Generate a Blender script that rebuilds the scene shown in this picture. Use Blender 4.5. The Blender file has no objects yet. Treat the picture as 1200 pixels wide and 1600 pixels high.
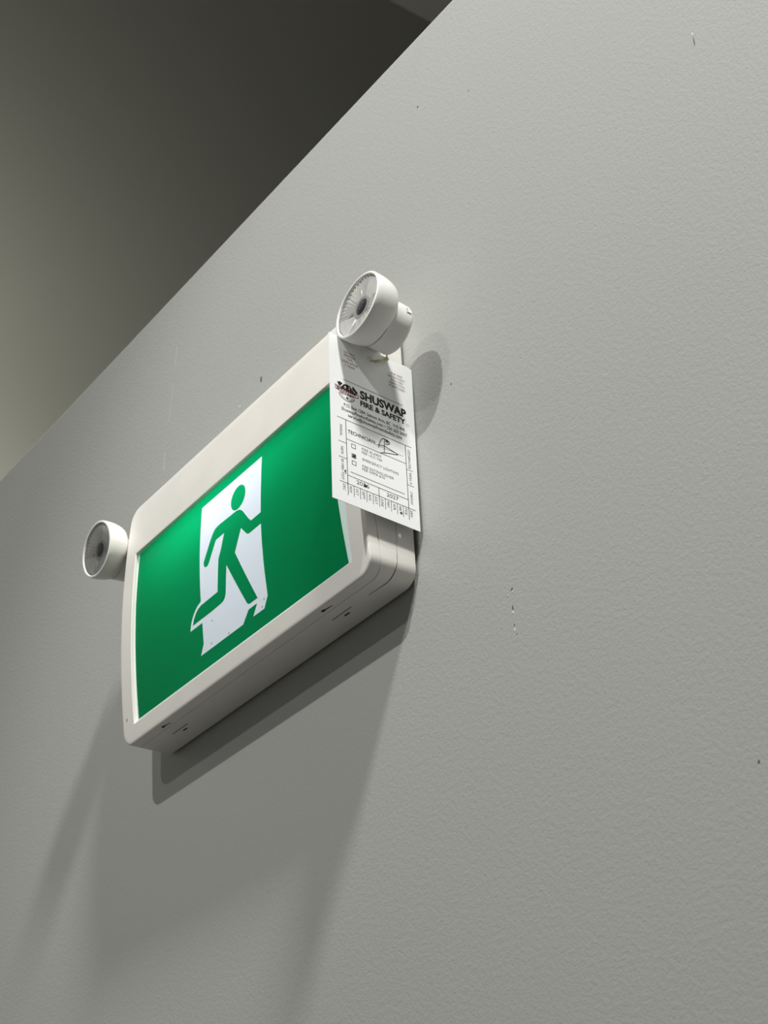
import bpy, bmesh, math, random
from mathutils import Vector, Matrix

S = 0.001                      # the scene is measured in millimetres, built in metres
SC = bpy.context.scene
COL = SC.collection
random.seed(4)

# ------------------------------------------------------------------ camera
cd = bpy.data.cameras.new('camera')
cam = bpy.data.objects.new('camera', cd)
COL.objects.link(cam)
SC.camera = cam
RT = Vector((0.588188459598028, 0.8072227114339979, -0.049252717090650766))
DN = Vector((-0.44851730195252926, 0.27492564216920723, -0.8504399573909146))
FW = Vector((-0.6729536134421827, 0.5223096643017073, 0.5237614425787058))
mw = Matrix((RT, -DN, -FW)).transposed().to_4x4()
mw.translation = Vector((968.42, -643.87, -682.11)) * S
cam.matrix_world = mw
cd.sensor_fit = 'HORIZONTAL'
cd.sensor_width = 36.0
cd.lens = 36.0 * 2612.7 / 1200.0
cd.clip_start = 0.01
cd.dof.use_dof = True
cd.dof.focus_distance = 1.2
cd.dof.aperture_fstop = 26

# ------------------------------------------------------------------ world, exposure
w = bpy.data.worlds.new('world')
SC.world = w
w.use_nodes = True
w.node_tree.nodes['Background'].inputs[0].default_value = (0.93, 0.97, 1.0, 1)
w.node_tree.nodes['Background'].inputs[1].default_value = 0.13
SC.view_settings.view_transform = 'Standard'
SC.view_settings.look = 'None'
SC.view_settings.exposure = 0.0
SC.view_settings.gamma = 1.0
SC.view_settings.use_curve_mapping = False


# ------------------------------------------------------------------ room lights
def spot(name, loc, target, power, radius, cone, blend, color):
    l = bpy.data.lights.new(name, 'SPOT')
    l.energy = power
    l.shadow_soft_size = radius * S
    l.spot_size = math.radians(cone)
    l.spot_blend = blend
    l.color = color
    o = bpy.data.objects.new(name, l)
    COL.objects.link(o)
    o.location = Vector(loc) * S
    d = (Vector(target) - Vector(loc)).normalized()
    o.rotation_euler = d.to_track_quat('-Z', 'Y').to_euler()
    return o


spot('ceiling_downlight', (1466, -600, 2239), (250, -30, -300), 362, 132, 90, 0.5, (1.0, 0.985, 0.95))
spot('track_spotlight', (619, -1338, 1010), (290, 0, -220), 61, 18, 60, 0.6, (1.0, 0.99, 0.95))
spot('track_spotlight', (520, -2400, 1160), (250, 0, -200), 36, 26, 50, 0.5, (1.0, 0.98, 0.95))
# a wall washer that faces the far wall
spot('wall_washer', (-800, -200, 1100), (-1500, -200, 1100), 19, 60, 176, 0.1, (1.0, 0.985, 0.9))


# ------------------------------------------------------------------ materials
def mat(name, color, rough=0.5, spec=0.5, bump=None, mottling=None):
    m = bpy.data.materials.new(name)
    m.use_nodes = True
    nt = m.node_tree
    b = nt.nodes['Principled BSDF']
    b.inputs['Base Color'].default_value = (*color, 1)
    b.inputs['Roughness'].default_value = rough
    b.inputs['Specular IOR Level'].default_value = spec
    tc = nt.nodes.new('ShaderNodeTexCoord')
    if bump:
        prev = None
        for (scale, detail, strength, dist) in bump:
            n = nt.nodes.new('ShaderNodeTexNoise')
            n.inputs['Scale'].default_value = scale
            n.inputs['Detail'].default_value = detail
            n.inputs['Roughness'].default_value = 0.55
            nt.links.new(tc.outputs['Object'], n.inputs['Vector'])
            bp = nt.nodes.new('ShaderNodeBump')
            bp.inputs['Strength'].default_value = strength
            bp.inputs['Distance'].default_value = dist
            nt.links.new(n.outputs[0], bp.inputs['Height'])
            if prev:
                nt.links.new(prev.outputs[0], bp.inputs['Normal'])
            prev = bp
        nt.links.new(prev.outputs[0], b.inputs['Normal'])
    if mottling:
        scale, amount = mottling
        n = nt.nodes.new('ShaderNodeTexNoise')
        n.inputs['Scale'].default_value = scale
        n.inputs['Detail'].default_value = 4
        nt.links.new(tc.outputs['Object'], n.inputs['Vector'])
        r = nt.nodes.new('ShaderNodeValToRGB')
        r.color_ramp.elements[0].position = 0.3
        r.color_ramp.elements[1].position = 0.7
        r.color_ramp.elements[0].color = (*[c * (1 - amount) for c in color], 1)
        r.color_ramp.elements[1].color = (*[min(1, c * (1 + amount)) for c in color], 1)
        nt.links.new(n.outputs[0], r.inputs[0])
        nt.links.new(r.outputs[0], b.inputs['Base Color'])
    return m


def film_mat(name, refl, trans, rough=0.25, gloss=0.05):
    """A backlit sheet: it reflects a little and lets the lamps behind it through."""
    m = bpy.data.materials.new(name)
    m.use_nodes = True
    nt = m.node_tree
    nt.nodes.remove(nt.nodes['Principled BSDF'])
    out = nt.nodes['Material Output']
    d = nt.nodes.new('ShaderNodeBsdfDiffuse')
    d.inputs[0].default_value = (*refl, 1)
    t = nt.nodes.new('ShaderNodeBsdfTranslucent')
    t.inputs[0].default_value = (*trans, 1)
    a = nt.nodes.new('ShaderNodeAddShader')
    nt.links.new(d.outputs[0], a.inputs[0])
    nt.links.new(t.outputs[0], a.inputs[1])
    g = nt.nodes.new('ShaderNodeBsdfGlossy')
    g.inputs['Roughness'].default_value = rough
    g.inputs[0].default_value = (1, 1, 1, 1)
    mx = nt.nodes.new('ShaderNodeMixShader')
    mx.inputs[0].default_value = gloss
    nt.links.new(a.outputs[0], mx.inputs[1])
    nt.links.new(g.outputs[0], mx.inputs[2])
    nt.links.new(mx.outputs[0], out.inputs[0])
    return m


M = {}
M['wall'] = mat('grey_wall_paint', (0.405, 0.415, 0.395), 0.48, 0.35,
                bump=[(290, 2, 0.45, 0.0005), (640, 2, 0.45, 0.00035)], mottling=(2.2, 0.015))
M['far_wall'] = mat('far_wall_paint', (0.42, 0.42, 0.37), 0.6, 0.3, mottling=(1.0, 0.02))
M['ceiling'] = mat('ceiling_paint', (0.58, 0.565, 0.54), 0.8, 0.2, mottling=(1.0, 0.03))
M['floor'] = mat('floor_vinyl', (0.22, 0.21, 0.2), 0.5, 0.3, mottling=(1.0, 0.1))
M['plastic'] = mat('off_white_plastic', (0.785, 0.765, 0.72), 0.42, 0.4,
                   bump=[(1400, 2, 0.12, 0.0003)], mottling=(26, 0.03))
M['plastic_warm'] = mat('warm_white_plastic', (0.82, 0.81, 0.77), 0.35, 0.45, mottling=(30, 0.015))
M['dark'] = mat('painted_recess_shade', (0.012, 0.012, 0.011), 0.7, 0.2)  # near-black colour stands in for shade in slots, groove and rear gap
M['tag'] = mat('white_card', (0.87, 0.885, 0.885), 0.4, 0.4, mottling=(40, 0.008))
M['ink'] = mat('black_ink', (0.012, 0.012, 0.013), 0.5, 0.3)
M['grey_ink'] = mat('fine_grey_ink', (0.10, 0.10, 0.10), 0.5, 0.3)
M['red_ink'] = mat('dark_red_ink', (0.21, 0.045, 0.055), 0.5, 0.3)
M['crest_red'] = mat('crest_red_ink', (0.14, 0.018, 0.025), 0.5, 0.3)
M['pen'] = mat('pen_ink', (0.008, 0.008, 0.012), 0.4, 0.4)
M['string'] = mat('yellowed_string', (0.62, 0.60, 0.32), 0.7, 0.2, mottling=(300, 0.25))
M['green'] = film_mat('green_film', (0.001, 0.085, 0.038), (0.001, 0.33, 0.115), gloss=0.014)
M['white'] = film_mat('white_film', (0.71, 0.735, 0.84), (0.31, 0.335, 0.40), gloss=0.03)
M['diffuser'] = film_mat('bare_diffuser', (0.64, 0.67, 0.70), (0.62, 0.68, 0.74), gloss=0.03)
M['reflector'] = mat('satin_reflector', (0.88, 0.88, 0.86), 0.22, 0.9)
M['reflector'].node_tree.nodes['Principled BSDF'].inputs['Metallic'].default_value = 0.1
M['led'] = mat('dark_led_lens', (0.03, 0.03, 0.036), 0.18, 0.6)
M['led_ring'] = mat('grey_led_ring', (0.46, 0.46, 0.46), 0.35, 0.5)
M['chip_light'] = mat('bare_plaster_chip', (0.62, 0.62, 0.60), 0.7, 0.2)
M['scuff'] = mat('pale_scuffed_paint', (0.46, 0.47, 0.45), 0.5, 0.3)
M['dirt_dent_shade'] = mat('dark_speck', (0.10, 0.10, 0.095), 0.7, 0.2)  # dirt on the sign; on the wall, painted shade inside dents


def lens_mat():
    m = bpy.data.materials.new('clear_lens_plastic')
    m.use_nodes = True
    nt = m.node_tree
    nt.nodes.remove(nt.nodes['Principled BSDF'])
    out = nt.nodes['Material Output']
    t = nt.nodes.new('ShaderNodeBsdfTransparent')
    t.inputs[0].default_value = (0.975, 0.975, 0.97, 1)
    g = nt.nodes.new('ShaderNodeBsdfGlossy')
    g.inputs['Roughness'].default_value = 0.06
    f = nt.nodes.new('ShaderNodeFresnel')
    f.inputs[0].default_value = 1.45
    mx = nt.nodes.new('ShaderNodeMixShader')
    nt.links.new(f.outputs[0], mx.inputs[0])
    nt.links.new(t.outputs[0], mx.inputs[1])
    nt.links.new(g.outputs[0], mx.inputs[2])
    nt.links.new(mx.outputs[0], out.inputs[0])
    return m


M['lens'] = lens_mat()


# ------------------------------------------------------------------ mesh helpers
def link(name, verts, faces, m, parent=None, smooth=False, kind=None):
    me = bpy.data.meshes.new(name)
    me.from_pydata([Vector(v) * S for v in verts], [], faces)
    me.update()
    bm = bmesh.new()
    bm.from_mesh(me)
    bmesh.ops.remove_doubles(bm, verts=bm.verts, dist=1e-7)
    bmesh.ops.recalc_face_normals(bm, faces=bm.faces)
    if smooth:
        for f in bm.faces:
            f.smooth = True
        for e in bm.edges:
            if len(e.link_faces) == 2 and e.calc_face_angle(0) > 0.6:
                e.smooth = False
    bm.to_mesh(me)
    bm.free()
    me.materials.append(m)
    o = bpy.data.objects.new(name, me)
    COL.objects.link(o)
    if parent:
        o.parent = parent
        o.matrix_parent_inverse = Matrix.Translation(-parent_world(parent))
    if kind:
        o['kind'] = kind
    return o


def parent_world(p):
    # every mesh is built in room coordinates; only an Empty has a place of its own
    return p.location.copy() if p.type == 'EMPTY' else Vector((0, 0, 0))


class MB:
    def __init__(self):
        self.v, self.f = [], []

    def add(self, verts, faces):
        k = len(self.v)
        self.v += [tuple(q) for q in verts]
        self.f += [tuple(i + k for i in f) for f in faces]
        return self

    def box(self, a, b):
        (x0, y0, z0), (x1, y1, z1) = a, b
        return self.add([(x0, y0, z0), (x1, y0, z0), (x1, y1, z0), (x0, y1, z0),
                         (x0, y0, z1), (x1, y0, z1), (x1, y1, z1), (x0, y1, z1)],
                        [(0, 3, 2, 1), (4, 5, 6, 7), (0, 1, 5, 4), (1, 2, 6, 5), (2, 3, 7, 6), (3, 0, 4, 7)])

    def loops(self, loops, cap0=False, cap1=False):
        n = len(loops[0])
        vs = [p for l in loops for p in l]
        fs = []
        for i in range(len(loops) - 1):
            for j in range(n):
                a, b = i * n + j, i * n + (j + 1) % n
                fs.append((a, b, b + n, a + n))
        if cap0:
            fs.append(tuple(range(n)))
        if cap1:
            fs.append(tuple(range((len(loops) - 1) * n, len(loops) * n))[::-1])
        return self.add(vs, fs)

    def lathe(self, prof, X, n=64, cap0=False, cap1=False):
        ls = []
        for r, z in prof:
            ls.append([X @ Vector((r * math.cos(2 * math.pi * j / n), r * math.sin(2 * math.pi * j / n), z))
                       for j in range(n)])
        return self.loops(ls, cap0, cap1)

    def tube(self, pts, r, n=8):
        ls = []
        for i, p in enumerate(pts):
            p = Vector(p)
            d = (Vector(pts[min(i + 1, len(pts) - 1)]) - Vector(pts[max(i - 1, 0)])).normalized()
            a = d.orthogonal().normalized() if i == 0 else (a - d * a.dot(d)).normalized()
            b = d.cross(a)
            rr = r[i] if isinstance(r, (list, tuple)) else r
            ls.append([p + rr * (math.cos(2 * math.pi * j / n) * a + math.sin(2 * math.pi * j / n) * b)
                       for j in range(n)])
        return self.loops(ls, True, True)

    def build(self, name, m, parent=None, smooth=False, kind=None):
        return link(name, self.v, self.f, m, parent, smooth, kind)


def curve_to_mesh(c):
    o = bpy.data.objects.new('temporary', c)
    COL.objects.link(o)
    dg = bpy.context.evaluated_depsgraph_get()
    me = o.evaluated_get(dg).to_mesh()
    vs = [(v.co.x, v.co.y) for v in me.vertices]
    fs = [tuple(p.vertices) for p in me.polygons]
    o.evaluated_get(dg).to_mesh_clear()
    bpy.data.objects.remove(o)
    bpy.data.curves.remove(c)
    return vs, fs


def fill2d(polys):
    """Flat even-odd fill of closed outlines; returns 2D vertices and faces."""
    c = bpy.data.curves.new('outline', 'CURVE')
    c.dimensions = '2D'
    c.fill_mode = 'BOTH'
    for p in polys:
        s = c.splines.new('POLY')
        s.points.add(len(p) - 1)
        for q, (x, y) in zip(s.points, p):
            q.co = (x, y, 0, 1)
        s.use_cyclic_u = True
    return curve_to_mesh(c)


def text2d(body, bold=0.0):
    c = bpy.data.curves.new('lettering', 'FONT')
    c.body = body
    c.size = 1.0
    c.offset = bold
    c.resolution_u = 3
    c.fill_mode = 'FRONT'
    return curve_to_mesh(c)


_hv, _ = text2d('H')
CAP = max(v[1] for v in _hv)


def circle2d(cx, cy, r, n=32, ry=None):
    ry = ry or r
    return [(cx + r * math.cos(2 * math.pi * i / n), cy + ry * math.sin(2 * math.pi * i / n)) for i in range(n)]


# ------------------------------------------------------------------ the setting
def struct(name, a, b, m):
    o = MB().box(a, b).build(name, m)
    o['kind'] = 'structure'
    return o


wall = struct('wall_front', (-1500, 0, -2280), (2600, 130, 388.5), M['wall'])
bv = wall.modifiers.new('edge', 'BEVEL')
bv.width = 0.003
bv.segments = 3
struct('wall_left', (-1620, -2600, -2280), (-1500, 2600, 2944), M['far_wall'])
struct('wall_right', (2600, -2600, -2280), (2700, 2600, 2944), M['floor'])
struct('wall_back', (-1620, 2600, -2280), (2600, 2700, 2944), M['floor'])
struct('ceiling', (-1620, -2600, 2944), (2600, 2600, 3060), M['ceiling'])
struct('floor', (-1620, -2600, -2380), (2600, 2600, -2280), M['floor'])


def blob(mb, x, z, rx, rz, t, n=9):
    """A low irregular lump on the wall face (y = 0), facing the room."""
    a0 = random.random() * 6
    ring = [(x + rx * random.uniform(.7, 1.1) * math.cos(a0 + 2 * math.pi * i / n), 0.02,
             z + rz * random.uniform(.7, 1.1) * math.sin(a0 + 2 * math.pi * i / n)) for i in range(n)]
    top = [(x + (p[0] - x) * .55, -t, z + (p[2] - z) * .55) for p in ring]
    mb.loops([ring, top], False, True)


# nicks, dents and specks in the paint; dent shade is put in as dark colour
for (x, z, rx, rz, mm) in [(268.6, -163.4, 1.0, 1.5, 'dirt_dent_shade'), (268.7, -165.2, .9, .8, 'chip_light'),
                           (263.9, -166.2, 1.1, .8, 'scuff'), (267.7, -176.5, .8, 2.2, 'dirt_dent_shade'),
                           (267.3, -180.0, 1.2, 1.3, 'chip_light'), (267.5, -189.0, .7, 1.0, 'dirt_dent_shade'),
                           (267.3, -192.5, 1.0, 1.6, 'chip_light'), (269, -196, .6, .6, 'dirt_dent_shade'),
                           (494.3, 141, .7, 1.6, 'chip_light'), (494.5, 134.5, .5, 5.0, 'dirt_dent_shade'),
                           (214.7, 312.3, 1.2, 1.3, 'dirt_dent_shade'), (-24.9, 186, 1.6, 3.6, 'dirt_dent_shade'),
                           (442.5, -348.4, 1.0, 1.3, 'dirt_dent_shade'), (226.5, 25.9, .9, .9, 'dirt_dent_shade'),
                           (-60.5, 178.4, 1.6, 1.2, 'chip_light'), (277, 277, .7, .7, 'dirt_dent_shade')]:
    b = MB()
    blob(b, x, z, rx, rz, 0.18)
    b.build('paint_nick', M[mm], wall)
# a faint pale scrape running down the wall above the sign
for (x0, z0, x1, z1, wd) in [(-175, 318, -178, 296, 1.3), (-181, 277, -183.5, 262, 1.2), (-184, 256, -188.5, 236, 1.0),
                             (-194, 205, -196, 184, 1.7), (-198, 175, -199, 169, 1.6)]:
    b = MB()
    n = 7
    l = [(x0 + (x1 - x0) * i / n - wd * (.6 - .5 * abs(i / n - .5)) * .5 + random.uniform(-.25, .25), -.06,
          z0 + (z1 - z0) * i / n) for i in range(n + 1)]
    r = [(q[0] + wd * random.uniform(.6, 1.2), -.06, q[2]) for q in l]
    out = l + r[::-1]
    cx, cz = (x0 + x1) / 2, (z0 + z1) / 2
    b.loops([[(p[0] + (p[0] - cx) * .05, 0.02, p[2] + (p[2] - cz) * .02) for p in out], out], False, True)
    b.build('scuff_mark', M['scuff'], wall)

# ------------------------------------------------------------------ exit sign
W2, H2, DEP, BOW = 175.5, 115.0, 41.5, 7.4
sign = bpy.data.objects.new('exit_sign', None)
COL.objects.link(sign)
sign.empty_display_size = 0.05
sign.location = (0, 0, -H2 * S)
sign['label'] = 'off-white wall-mounted exit sign box with bowed green running figure panel and two lamp heads'
sign['category'] = 'exit sign'


def front(z):
    return -(DEP + BOW * (1 - (z / H2) ** 2))


NS_V, NS_H, NS_C = 30, 14, 9


def rrect(x0, x1, z0, z1, r):
    """Rounded rectangle as (x, z), the same point count whatever its size."""
    p = []
    for i in range(NS_H):
        p.append((x0 + r + (x1 - x0 - 2 * r) * i / NS_H, z0))
    for i in range(NS_C):
        a = -math.pi / 2 + (math.pi / 2) * i / NS_C
        p.append((x1 - r + r * math.cos(a), z0 + r + r * math.sin(a)))
    for i in range(NS_V):
        p.append((x1, z0 + r + (z1 - z0 - 2 * r) * i / NS_V))
    for i in range(NS_C):
        a = (math.pi / 2) * i / NS_C
        p.append((x1 - r + r * math.cos(a), z1 - r + r * math.sin(a)))
    for i in range(NS_H):
        p.append((x1 - r - (x1 - x0 - 2 * r) * i / NS_H, z1))
    for i in range(NS_C):
        a = math.pi / 2 + (math.pi / 2) * i / NS_C
        p.append((x0 + r + r * math.cos(a), z1 - r + r * math.sin(a)))
    for i in range(NS_V):
        p.append((x0, z1 - r - (z1 - z0 - 2 * r) * i / NS_V))
    for i in range(NS_C):
        a = math.pi + (math.pi / 2) * i / NS_C
        p.append((x0 + r + r * math.cos(a), z0 + r + r * math.sin(a)))
    return p


RC = 13.0
OX0, OX1, OZ0, OZ1 = -156.5, 155.0, -99.3, 61.3      # window of the front cover
REC = 3.5                                            # how far the panel sits behind the cover face


def outl(ins, yf):
    return [(x, yf(z), z) for x, z in rrect(-W2 + ins, W2 - ins, -H2 + ins, H2 - ins, max(RC - ins, 1))]


SEAM = 9.6
# wall plate, set in; its black colour paints the shade of the gap round the box
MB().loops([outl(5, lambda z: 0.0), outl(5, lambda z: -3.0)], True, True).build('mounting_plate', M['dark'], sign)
# rear housing
hb = MB()
hb.loops([outl(6, lambda z: -2.2), outl(1.6, lambda z: -2.2), outl(0.5, lambda z: -2.8), outl(0, lambda z: -4.2),
          outl(0, lambda z: front(z) + SEAM + .45), outl(.5, lambda z: front(z) + SEAM + .25),
          outl(2.2, lambda z: front(z) + SEAM - 2.5), outl(3.0, lambda z: front(z) + SEAM - 2.5),
          outl(3.0, lambda z: -5.0)], True, True)
housing = hb.build('rear_housing', M['plastic'], sign, smooth=True)
# front cover: skirt, rounded edge, bowed face, window jamb
fc = MB()
F = 1.7
ls = [outl(2.0, lambda z: front(z) + SEAM - .1), outl(.35, lambda z: front(z) + SEAM - .1), outl(0, lambda z: front(z) + SEAM - .5)]
for k in range(0, 6):
    a = math.pi / 2 * k / 5
    ls.append(outl(F * (1 - math.cos(a)), lambda z, a=a: front(z) + F * (1 - math.sin(a))))
po = rrect(-W2 + F, W2 - F, -H2 + F, H2 - F, RC - F)
pi_ = rrect(OX0 - .5, OX1 + .5, OZ0 - .5, OZ1 + .5, .9)
for k in range(1, 9):
    t = k / 8
    ls.append([(a[0] + (b_[0] - a[0]) * t, front(a[1] + (b_[1] - a[1]) * t), a[1] + (b_[1] - a[1]) * t)
               for a, b_ in zip(po, pi_)])
pj = rrect(OX0, OX1, OZ0, OZ1, .5)
ls.append([(x, front(z) + .4, z) for x, z in pj])
ls.append([(x, front(z) + REC + .9, z) for x, z in pj])
ls.append([(x, front(z) + REC + 1.0, z) for x, z in rrect(OX0 - 3, OX1 + 3, OZ0 - 3, OZ1 + 3, .5)])
fc.loops(ls)
cover = fc.build('front_cover', M['plastic'], sign, smooth=True)


def on_panel(name, polys, m, parent, lift=0.0):
    """Fill outlines and bend them onto the bowed panel surface."""
    vs, fs = fill2d(polys)
    bm = bmesh.new()
    bv_ = [bm.verts.new((x, 0, z)) for x, z in vs]
    for f in fs:
        try:
            bm.faces.new([bv_[i] for i in f])
        except ValueError:
            pass
    z = -104.0
    while z < 70:
        bmesh.ops.bisect_plane(bm, geom=bm.verts[:] + bm.edges[:] + bm.faces[:], plane_co=(0, 0, z), plane_no=(0, 0, 1))
        z += 4
    for v in bm.verts:
        v.co.y = front(v.co.z) + REC - lift
    bm.verts.index_update()
    vv = [tuple(v.co) for v in bm.verts]
    ff = [tuple(v.index for v in f.verts) for f in bm.faces]
    bm.free()
    return link(name, vv, ff, m, parent)


WHITE = [(-49.2, 52.3), (42.5, 52.0), (42.4, 29.2), (42.0, -0.1), (28.0, -0.3), (24.4, 3.4), (16.4, 14.0), (13.9, 16.8),
         (10.6, 18.8), (6.5, 20.0), (-20.8, 20.8), (-26.0, 20.0), (-29.5, 17.5), (-33.2, 13.0), (-43.5, -2.9),
         (-43.4, -5.0), (-42.6, -7.3), (-40.3, -8.9), (-37.5, -9.2), (-35.4, -7.7), (-24.6, 8.6), (-12.1, 8.6), (-16.6, -3.0),
         (-20.8, -10.9), (-23.2, -39.3), (-48.6, -39.6), (-53, -40.8), (-56.6, -43.0), (-60.1, -47.1), (-62.1, -51.9),
         (-32.8, -52.2), (-18.4, -51.7), (-15.6, -51.2), (-13.0, -49.4), (-11.4, -46.0), (-8.8, -22.4), (16.7, -67.0),
         (18.4, -69.2), (21.2, -70.2), (32.1, -70.3), (4.0, -17.3), (13.4, 0.2), (20.7, -8.2), (23.2, -10.2),
         (26.1, -10.7), (42.0, -10.5), (42.4, -25.4), (43.5, -47.3), (45.4, -74.2), (39.6, -82.6), (24.2, -82.4),
         (30.8, -74.1), (18.7, -74.0), (9.7, -82.6), (-52.6, -82.2), (-47.4, -73.8), (-47.6, -55.5), (-66.0, -55.4),
         (-65.0, -51.0), (-63.0, -46.5), (-60.4, -43), (-57.1, -40.0), (-53.2, -37.6), (-48.6, -36.2), (-49.3, -19.5), (-49.8, 6.1), (-49.5, 32.0)]
HEADC = circle2d(8.4, 31.4, 10.9, 40)
FILM = [(-155.7, 61.3), (137, 61.3), (142.6, -42), (147.2, -96.0), (-154.2, -95.6), (-155.4, -40), (-156.2, 10)]
PX0, PX1, PZ0, PZ1 = OX0 - 2, OX1 + 2, OZ0 - 2, OZ1 + 2
on_panel('green_film', [FILM, WHITE, HEADC], M['green'], sign)
on_panel('white_pictogram', [WHITE, HEADC], M['white'], sign)
on_panel('diffuser_panel', [[(PX0, PZ0), (PX1, PZ0), (PX1, PZ1), (PX0, PZ1)], FILM], M['diffuser'], sign)

# specks of dirt printed through the white part
for (x, z) in [(-36, -78.5), (-10.5, -80.8), (-33, -60), (40.5, -75), (37, -80)]:
    b = MB()
    ring = [(x + .65 * math.cos(a) * random.uniform(.6, 1.2), front(z) + REC - .05, z + .9 * math.sin(a) * random.uniform(.6, 1.2))
            for a in [2 * math.pi * i / 7 for i in range(7)]]
    b.loops([ring, [(p[0] * .5 + x * .5, p[1] - .15, p[2] * .5 + z * .5) for p in ring]], False, True)
    b.build('dark_speck', M['dirt_dent_shade'], sign)

# LED strip inside the box, under its top, with its own lights
led = MB().box((-150, -9, 82), (150, -6, 100))
strip = led.build('led_strip', M['plastic_warm'], sign)
for (x, p) in [(-140, .005), (-112, .009), (-84, .0128), (-56, .0138), (-28, .0115), (0, .0092), (28, .0080), (56, .0071), (84, .0060), (112, .0048), (140, .0035)]:
    l = bpy.data.lights.new('sign_led', 'POINT')
    l.energy = p
    l.shadow_soft_size = 0.006
    l.color = (0.93, 0.98, 1.0)
    o = bpy.data.objects.new('sign_led', l)
    COL.objects.link(o)
    o.location = Vector((x, -17, 44)) * S

# slots and latch tabs along the bottom; flush black inserts paint the slots' shade
for x0 in (-122.0, 106.5):
    MB().box((x0, -37.3, -115.12), (x0 + 3.6, -35.2, -114)).add(
        *([(x0 + 3, -36.9, -115.1), (x0 + 12, -35.6, -115.1), (x0 + 12, -35.0, -115.1), (x0 + 3, -35.6, -115.1)],
                                    [(0, 1, 2, 3)])).build('latch_slot', M['dark'], sign)
    MB().box((x0 - 6.5, -22.9, -115.1), (x0 + 17, -22.3, -114.5)).build('latch_line', M['dark'], sign)
    t_ = MB().box((x0 + 1.5, -19.4, -115.1), (x0 + 9.5, -18.0, -114.5)).build('release_slot', M['dark'], sign)
    MB().box((x0 + 1.5, -19.6, -115.7), (x0 + 3.6, -18.2, -114.5)).build('release_tab', M['plastic_warm'], sign)
# short moulded line on the right side of the housing that turns under the corner
pts = []
for i in range(8):
    pts.append((W2, -18.5 - .1 * i, -70 - i * 4.2))
for i in range(1, 9):
    a = -(math.pi / 2) * i / 8
    pts.append((W2 - RC + RC * math.cos(a), -19.3 - i * .25, -H2 + RC + RC * math.sin(a)))
pts += [(W2 - RC - 8, -21.6, -H2), (W2 - RC - 18, -21.8, -H2)]
for i, q in enumerate(pts[:]):
    pass
MB().tube(pts, [.08 + .22 * min(1, max(0, i - 5) / 5) * (1 if i < len(pts) - 2 else .6) for i in range(len(pts))], 6).build('moulded_line', M['dark'], sign)
b = MB()
ring = [(-167.6 + .7 * math.cos(a), front(-91.9) - .02, -91.9 + 1.2 * math.sin(a)) for a in [2 * math.pi * i / 7 for i in range(7)]]
b.loops([ring, [(p[0], p[1] - .12, p[2]) for p in ring]], False, True)
b.build('dark_speck', M['dirt_dent_shade'], sign)


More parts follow.
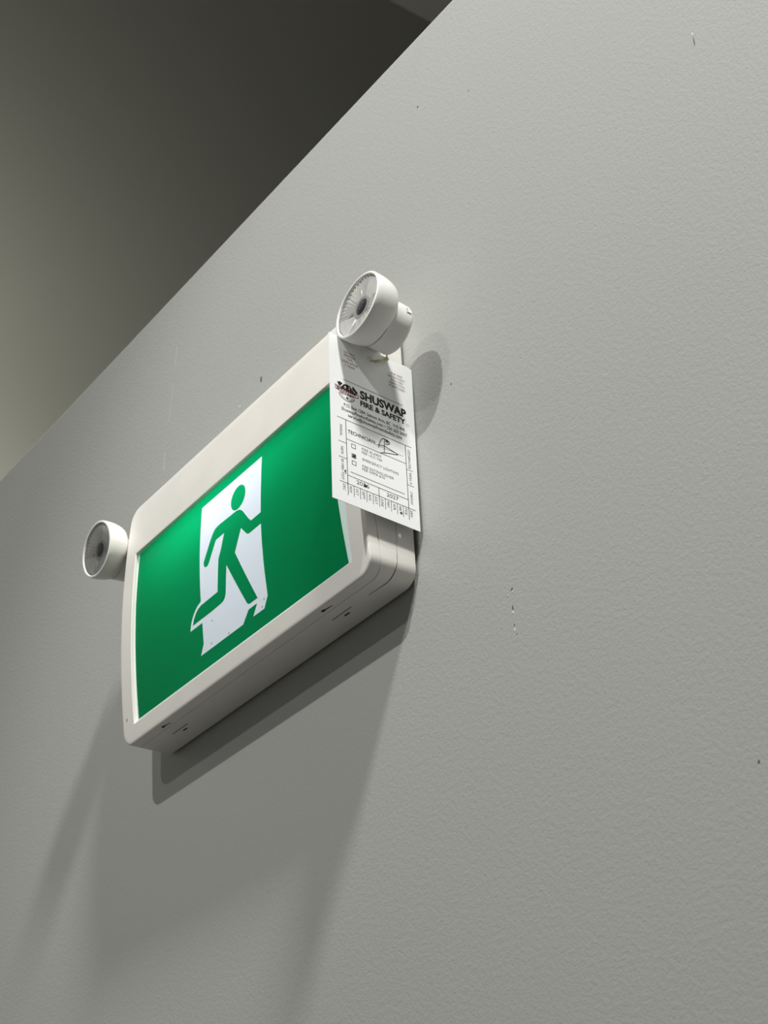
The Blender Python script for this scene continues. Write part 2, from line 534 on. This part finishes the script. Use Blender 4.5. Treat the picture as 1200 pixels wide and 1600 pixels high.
# ------------------------------------------------------------------ lamp heads
def lamp_head(center, az, el, side, size=1.0):
    n = Vector((math.sin(az) * math.cos(el), -math.cos(az) * math.cos(el), math.sin(el)))
    xx = Vector((0, 0, 1)).cross(n).normalized()          # +x of the lamp: roughly world +x
    yy = n.cross(xx)
    X = Matrix((xx, yy, n)).transposed().to_4x4()
    X = X @ Matrix.Diagonal((size, size, size, 1))
    X.translation = Vector(center)
    body = MB().lathe([(0.1, -6.2), (24.4, -6.2), (24.7, -1.6), (25.0, -.3), (25.5, .1), (26.3, .1), (26.9, -.3), (27.15, -1.1),
                       (27.2, -4.0), (27.1, -8), (26.7, -11.5), (25.9, -15), (24.9, -18),
                       (23.6, -20.3), (22.2, -21.4), (19.0, -22.2), (0.1, -22.2)], X, 72).build('lamp_head', M['plastic_warm'], sign, smooth=True)
    Xd = X @ Matrix.Translation((0, -5.4, 0))
    MB().lathe([(0.1, -20), (19.6, -20), (19.6, -30), (19.5, -35.0), (19.0, -36.6), (17.6, -37.8), (15, -38.2), (0.1, -38.2)], Xd, 64).build(
        'swivel_drum', M['plastic_warm'], body, smooth=True)
    # fluted reflector
    NR = 176
    prof = [(8.8, -4.9), (12, -4.3), (17, -3.6), (22, -2.9), (24.3, -2.4)]
    loops = []
    for q, (r, z) in enumerate(prof):
        lp = []
        for j in range(NR):
            a = 2 * math.pi * j / NR
            deg = math.degrees(a) % 180
            amp = 1.0 if 62 < deg < 176 else 0.07
            dz = amp * (1 if (j // 2) % 2 else -1) * (.5 if q in (0, 4) else 1) + (random.uniform(-.12, .12) if amp < .1 else random.uniform(-.25, .25))
            lp.append(X @ Vector((r * math.cos(a), r * math.sin(a), z + dz)))
        loops.append(lp)
    MB().loops(loops).build('reflector', M['reflector'], body)
    for s in (1, -1):
        x0, x1 = sorted((s * 10.0, s * 23.6))
        vs = [X @ Vector(v) for v in [(x0, -.7, -5.6), (x1, -.7, -3.4), (x1, .7, -3.4), (x0, .7, -5.6),
                                      (x0, -.35, -4.2), (x1, -.35, -2.0), (x1, .35, -2.0), (x0, .35, -4.2)]]
        MB().add(vs, [(0, 3, 2, 1), (4, 5, 6, 7), (0, 1, 5, 4), (1, 2, 6, 5), (2, 3, 7, 6), (3, 0, 4, 7)]).build(
            'reflector_rib', M['plastic_warm'], body)
    MB().lathe([(6.5, -5.9), (6.7, -4.2), (8.0, -3.6), (9.4, -3.9), (9.9, -5.4)], X, 48).build('led_collar', M['led_ring'], body, smooth=True)
    MB().lathe([(6.7, -5.4), (6.0, -4.0), (4.2, -3.2), (2.0, -2.9), (0.05, -2.8)], X, 40).build('led_lens', M['led'], body, smooth=True)
    wires = MB()
    for k in range(-1, 2):
        wires.tube([X @ Vector((-4.2 + 1.5 * i, k * 1.9 + .8 * math.sin(i * 1.7 + k), -2.75 - .06 * (i - 2.8) ** 2 - .14 * (k * 1.9) ** 2 * .3)) for i in range(6)], .16, 5)
    wires.build('led_filament', M['led_ring'], body)
    MB().lathe([(24.75, -1.9), (24.6, -1.0), (18, -.55), (9, -.3), (0.05, -.25)], X, 60).build('lens', M['lens'], body, smooth=True)
    # locking tab near the back of the drum; a grey patch paints its recess shade
    ta = math.radians(12 if side > 0 else 168)
    tt = Vector((-math.sin(ta), math.cos(ta), 0))
    rr = Vector((math.cos(ta), math.sin(ta), 0))

    def bx(u0, u1, z0, z1, r0, r1):
        vs = [Xd @ (tt * u + rr * r + Vector((0, 0, z))) for r in (r0, r1) for (u, z) in ((u0, z0), (u1, z0), (u1, z1), (u0, z1))]
        return vs, [(0, 3, 2, 1), (4, 5, 6, 7), (0, 1, 5, 4), (1, 2, 6, 5), (2, 3, 7, 6), (3, 0, 4, 7)]
    MB().add(*bx(-2.6, 2.6, -35.0, -31.0, 18.6, 19.75)).build('latch_pocket_shade', M['led_ring'], body)
    MB().add(*bx(-1.9, 1.2, -35.0, -32.0, 18.6, 20.1)).build('latch', M['plastic_warm'], body)
    # swivel arm to the side of the box
    c = Vector(center)
    ya, za = c.y + 32.5, c.z - 1.5
    ra = 10 if side > 0 else 6
    A = Matrix((Vector((0, 1, 0)), Vector((0, 0, 1)), Vector((1, 0, 0)))).transposed().to_4x4()
    A.translation = Vector((side * W2 - (side * .6), ya, za))
    ln = abs(c.x) - 17 - W2 + .6
    MB().lathe([(ra + 1, 0), (ra + 1, side * 3), (ra, side * 4), (ra, side * ln)], A, 28, True, True).build('swivel_arm', M['plastic_warm'], body, smooth=True)
    return body


RH = lamp_head((207.7, -67.5, 82.5), -0.007, 0.12, 1)
LH = lamp_head((-197.9, -64.7, 81.6), 0.005, -0.074, -1, 0.968)

# ------------------------------------------------------------------ inspection tag
TX = 183.0
BLc, BRc, TLc = (-78.04, -73.14), (-2.87, -77.14), (-75.79, 70.29)
TW, TH = 75.28, 143.45
EU = ((BRc[0] - BLc[0]) / TW, (BRc[1] - BLc[1]) / TW)
EV = ((TLc[0] - BLc[0]) / TH, (TLc[1] - BLc[1]) / TH)


def T(u, v, h=0.0):
    """Card coordinates (millimetres from its bottom left corner) to the room."""
    return (TX + h, BLc[0] + u * EU[0] + v * EV[0], BLc[1] + u * EU[1] + v * EV[1])


card = [(0, 0), (TW, 0), (TW, 142.0), (73.4, 143.0), (69.8, 143.45), (0, 143.45)]
cv, cf = fill2d([card, circle2d(36.8, 134.8, 2.9, 24), circle2d(59.0, 9.3, 1.25, 16)])
bm = bmesh.new()
bvs = [bm.verts.new(T(x, y, -.2)) for x, y in cv]
for f in cf:
    bm.faces.new([bvs[i] for i in f])
ex = bmesh.ops.extrude_face_region(bm, geom=bm.faces[:])
for e in ex['geom']:
    if isinstance(e, bmesh.types.BMVert):
        e.co.x += .4
bm.verts.index_update()
tag = link('inspection_tag', [tuple(v.co) for v in bm.verts], [tuple(v.index for v in f.verts) for f in bm.faces], M['tag'])
bm.free()
tag['label'] = 'white card inspection tag with black and red print hanging from the right lamp head'
tag['category'] = 'tag'

INK = .26
ink, grey, rules, red = MB(), MB(), MB(), MB()


def put(mb, body, u, v, width, cap, bold=0.0, rot=0, center=False, h=INK):
    """Set a line of lettering: left end of the baseline, width, capital height, turn in degrees."""
    vs, fs = text2d(body, bold)
    x0, x1 = min(q[0] for q in vs), max(q[0] for q in vs)
    sx, sy = width / (x1 - x0), cap / CAP
    ca, sa = math.cos(math.radians(rot)), math.sin(math.radians(rot))
    out = []
    for x, y in vs:
        a = (x - x0) * sx - (width / 2 if center else 0)
        b_ = y * sy
        out.append(T(u + a * ca - b_ * sa, v + a * sa + b_ * ca, h))
    mb.add(out, fs)


def line(mb, u0, v0, u1, v1, wd=.35, h=INK):
    d = math.hypot(u1 - u0, v1 - v0)
    nx, ny = -(v1 - v0) / d * wd / 2, (u1 - u0) / d * wd / 2
    mb.add([T(u0 + nx, v0 + ny, h), T(u0 - nx, v0 - ny, h), T(u1 - nx, v1 - ny, h), T(u1 + nx, v1 + ny, h)], [(0, 1, 2, 3)])


def stroke(mb, pts, wd, h=INK):
    for a, b_ in zip(pts[:-1], pts[1:]):
        line(mb, *a, *b_, wd, h)
    for p in pts:
        c = circle2d(*p, wd / 2, 8)
        mb.add([T(*q, h) for q in c], [tuple(range(8))])


put(ink, 'SHUSWAP', 26.3, 95.2, 41.6, 6.6, .045)
put(ink, 'FIRE & SAFETY', 26.3, 88.7, 40.6, 4.3, .042)
put(grey, 'TM', 67.6, 88.3, 2.6, 1.1)
put(ink, 'P.O. Box 1284, Salmon Arm, BC  V1E 4P4', 11.8, 82.0, 53.7, 2.7, .012)
put(ink, 'ShuswapFireAndSafety.com \u2022 250 203 3007', 9.5, 77.8, 58.2, 2.7, .012)
put(ink, 'service@shuswapfireandsafety.com', 15.1, 73.9, 47.8, 2.7, .012)
put(ink, 'TECHNICIAN:', 14.5, 59.7, 24.2, 2.9, .016)
put(grey, 'FIRE ALARM', 26.3, 49.7, 16.6, 2.1)
put(grey, 'PER ULC S36', 26.2, 46.8, 17.6, 2.1)
put(grey, 'EMERGENCY LIGHTING', 26.5, 40.9, 31.6, 2.2)
put(grey, 'FIRE EXTINGUISHER', 26.2, 35.2, 27.5, 2.1)
put(grey, 'PER NFPA #10', 26.1, 32.5, 19.6, 2.1)
put(ink, '2026', 20.7, 19.1, 10.8, 3.0)
put(ink, '2027', 46.7, 18.8, 10.4, 3.0)
for u, t in zip([9.0, 14.5, 19.9, 25.4, 30.9, 36.2, 41.4, 46.6, 51.9, 57.1, 62.2, 67.0],
                'DEC NOV OCT SEPT AUG JULY JUNE MAY APR MAR FEB JAN'.split()):
    put(grey, t, u, 14.9, 3.9 if t == 'MAR' else {3: 5.4, 4: 6.4}[len(t)], 2.2, 0, -90)
put(grey, 'ANNUAL', 7.6, 64.8, 10.2, 2.1, 0, -90)
put(grey, 'NEW', 8.0, 46.0, 6.8, 2.2, 0, -90)
put(grey, '30 MIN TEST', 8.0, 35.6, 17.6, 2.2, 0, -90)
put(grey, 'RECHARGED', 69.6, 50.8, 16.2, 2.1, 0, 90)
put(grey, '6 YEAR', 69.9, 37.6, 9.8, 2.1, 0, 90)
put(grey, 'HYDRO', 70.1, 20.6, 10.4, 2.2, 0, 90)
for t, v, wd in [('DO NOT', 130.4, 9.6), ('REMOVE', 127.6, 10.0), ('TAG', 124.8, 5.2), ('VOID AFTER', 121.7, 14.6), ('1 YEAR', 118.5, 8.6)]:
    put(red, t, 18.2, v, wd, 1.9, 0, 0, True)
for t, v, wd in [('FOR FIRE', 130.0, 10.8), ('DEPARTMENT', 127.0, 15.4), ('AND FIRE', 124.1, 11.0), ('INSPECTION', 121.2, 14.0), ('PURPOSES', 118.2, 14.2)]:
    put(red, t, 60.6, v, wd, 1.9, 0, 0, True)

line(rules, 11.7, 105.6, 65.4, 105.2, .4)
line(rules, 5.4, 70.4, 71.2, 70.0, .42)
line(rules, 12.9, 70.4, 13.3, 7.1, .5)
line(rules, 65.5, 70.2, 65.9, 6.5, .5)
line(rules, 13.1, 54.0, 65.4, 53.8, .4)
line(rules, 38.9, 59.6, 63.2, 59.3, .25)
line(rules, 15.9, 27.1, 62.7, 26.7, .42)
line(rules, 13.3, 23.4, 65.6, 23.1, .42)
line(rules, 6.4, 16.4, 71.9, 16.1, .42)
line(rules, 39.9, 23.3, 40.0, 7.5, .45)
for u, vb in [(18.4, 7.4), (23.8, 7.5), (29.3, 7.4), (34.7, 7.6), (45.2, 7.4), (50.4, 7.3), (55.6, 7.1), (60.8, 6.9)]:
    line(rules, u, 16.3, u, vb, .42)
for u0, u1, v in [(6.0, 12.9, 50.0), (6.1, 13.0, 36.8), (65.7, 71.4, 49.2), (65.8, 71.6, 36.0)]:
    line(rules, u0, v, u1, v, .38)
for v in (49.9, 41.6, 35.7):
    for (a, b_) in [((17.4, v - 1.6), (20.8, v - 1.6)), ((20.8, v - 1.6), (20.8, v + 1.6)), ((20.8, v + 1.6), (17.4, v + 1.6)), ((17.4, v + 1.6), (17.4, v - 1.6))]:
        line(rules, *a, *b_, .42)
ink.build('black_lettering', M['ink'], tag, kind='stuff')
grey.build('small_lettering', M['grey_ink'], tag, kind='stuff')['label'] = 'small grey lettering of the month and service columns'
rules.build('printed_rules', M['ink'], tag)
red.build('red_lettering', M['red_ink'], tag, kind='stuff')['label'] = 'two small blocks of dark red lettering at the top'

pen = MB()
SG = .36
stroke(pen, [(41.2, 58.0), (41.6, 60.5), (42.6, 63.5), (44.0, 66.2), (45.4, 67.6), (46.6, 67.9), (48.6, 67.7), (50.6, 67.0), (51.4, 66.0), (50.6, 64.7),
             (49.0, 63.9), (47.4, 63.7)], .5, SG)
stroke(pen, [(46.7, 67.8), (46.6, 65.0), (46.4, 61.0), (46.2, 57.6), (46.0, 56.2)], .5, SG)
stroke(pen, [(41.0, 60.6), (43.5, 60.9), (46.4, 61.6), (49.5, 60.9), (53.5, 60.0), (57.6, 59.2), (58.3, 58.7), (57.4, 58.2), (53.0, 57.3), (48.5, 56.2),
             (44.6, 54.9), (42.4, 53.8)], .45, SG)
stroke(pen, [(47.6, 66.4), (48.8, 67.2), (50.0, 66.3), (48.6, 65.6), (47.7, 66.3)], .7, SG)
# scribbled tick in the middle box, the blot over a year digit, a scrawl beside the test column
stroke(pen, [(17.7, 40.4), (20.4, 43.0), (18.0, 42.6), (20.6, 40.6), (17.8, 41.6), (20.4, 41.9), (18.6, 40.3), (20.2, 42.6)], .35, SG)
pen.add([T(*q, SG) for q in circle2d(28.0, 20.2, 1.35, 14, 1.2)], [tuple(range(14))])
stroke(pen, [(10.6, 26.6), (11.9, 27.0), (11.8, 25.6), (10.5, 25.3), (11.4, 26.4), (12.0, 24.6), (10.8, 23.8)], .3, SG)
pen.build('pen_marks', M['pen'], tag, kind='stuff')

# crest: shield, crossed axe heads, helmet shape and lettered banner
crest = MB()


def area(mb, polys, h):
    vs, fs = fill2d(polys)
    mb.add([T(x, y, h) for x, y in vs], fs)


area(crest, [[(6.3, 101.2), (8.6, 102.4), (11.0, 101.6), (10.6, 100.4), (9.4, 99.6), (9.0, 98.2), (7.6, 98.8)]], INK)
area(crest, [[(19.4, 101.6), (20.6, 102.4), (24.2, 98.9), (24.4, 98.0), (22.6, 97.4), (21.0, 98.6), (19.8, 99.0), (19.6, 100.4)]], INK)
area(crest, [[(9.2, 97.6), (10.2, 98.6), (12.2, 101.4), (15.0, 102.2), (17.6, 101.6), (19.8, 98.8), (22.6, 96.4), (21.8, 95.6), (8.8, 96.4)],
             circle2d(13.3, 99.0, .9, 12, 1.3), [(16.4, 100.8), (17.2, 100.4), (17.4, 97.4), (16.6, 97.2)]], INK)
stroke(crest, [(8.6, 99.6), (9.8, 98.4), (11.4, 98.4), (12.2, 99.6)], .3)
stroke(crest, [(7.6, 92.2), (9.0, 89.8), (12.0, 87.9), (14.6, 87.2), (17.6, 87.9), (20.2, 89.6), (21.4, 91.6)], .55)
stroke(crest, [(9.4, 91.9), (11.0, 89.8), (14.6, 88.4), (18.4, 89.6), (19.8, 91.4)], .25)
area(crest, [circle2d(14.9, 90.0, .95, 14)], INK)
crest.build('crest', M['ink'], tag)
ban = MB()
bo = [(4.4, 98.6), (7.4, 97.9), (14.4, 97.4), (21.8, 96.9), (24.8, 97.2), (24.9, 93.6), (22.0, 93.3), (14.6, 93.6), (7.4, 94.1), (4.5, 94.8)]
area(ban, [bo, [(x + (14.5 - x) * .05, y + (95.7 - y) * .22) for x, y in bo]], INK + .05)
put(ban, 'SHUSWAP', 5.6, 94.9, 18.0, 2.5, .04, 0, False, INK + .05)
put(ban, 'FIRE & SAFETY', 8.4, 92.2, 12.6, 1.2, .03, 0, False, INK + .05)
stroke(ban, [(10.5, 99.2), (14.6, 98.2), (19.6, 98.0)], .4, INK + .06)
ban.build('crest_banner', M['crest_red'], tag)['label'] = 'dark red lettered banner across the crest'

# yellowed string through the top hole, knotted, up to the lamp's swivel arm
st = MB()
hy, hz = T(36.8, 134.8)[1:]
path = [(180.6, hy + 2.6, hz + 1.4), (182.6, hy + 2.5, hz + .2), (184.0, hy + 4.2, hz + .1), (184.8, hy + 6.5, hz + 1.0), (185.2, hy + 9.5, hz + 2.2),
        (185.5, hy + 12, hz + 3.6), (185.6, hy + 14.5, hz + 5.2), (184.6, hy + 14, hz + 12), (184.0, -37.5 + 5, 78.8), (184.0, -37.5, 79.4)]
st.tube(path, [.45, .5, .55, .55, .5, .6, .7, .5, .5, .5], 8)
path2 = [(183.2, hy + 2.8, hz - .9), (184.8, hy + 5.4, hz - 1.0), (185.6, hy + 9, hz + .6), (186.0, hy + 12.5, hz + 2.6), (186.4, hy + 15, hz + 4.2)]
st.tube(path2, [.4, .5, .45, .5, .4], 8)
for k in range(3):
    a = k * 1.1
    st.tube([(185.6 + .9 * math.cos(t + a), hy + 13.2 + k * .7 + 1.1 * math.sin(t), hz + 4.4 + .5 * k + 1.0 * math.cos(t * 1.0)) for t in [i * .785 for i in range(9)]], .45, 7)
st.build('tie_string', M['string'], tag, smooth=True)['label'] = 'knotted yellowed string'
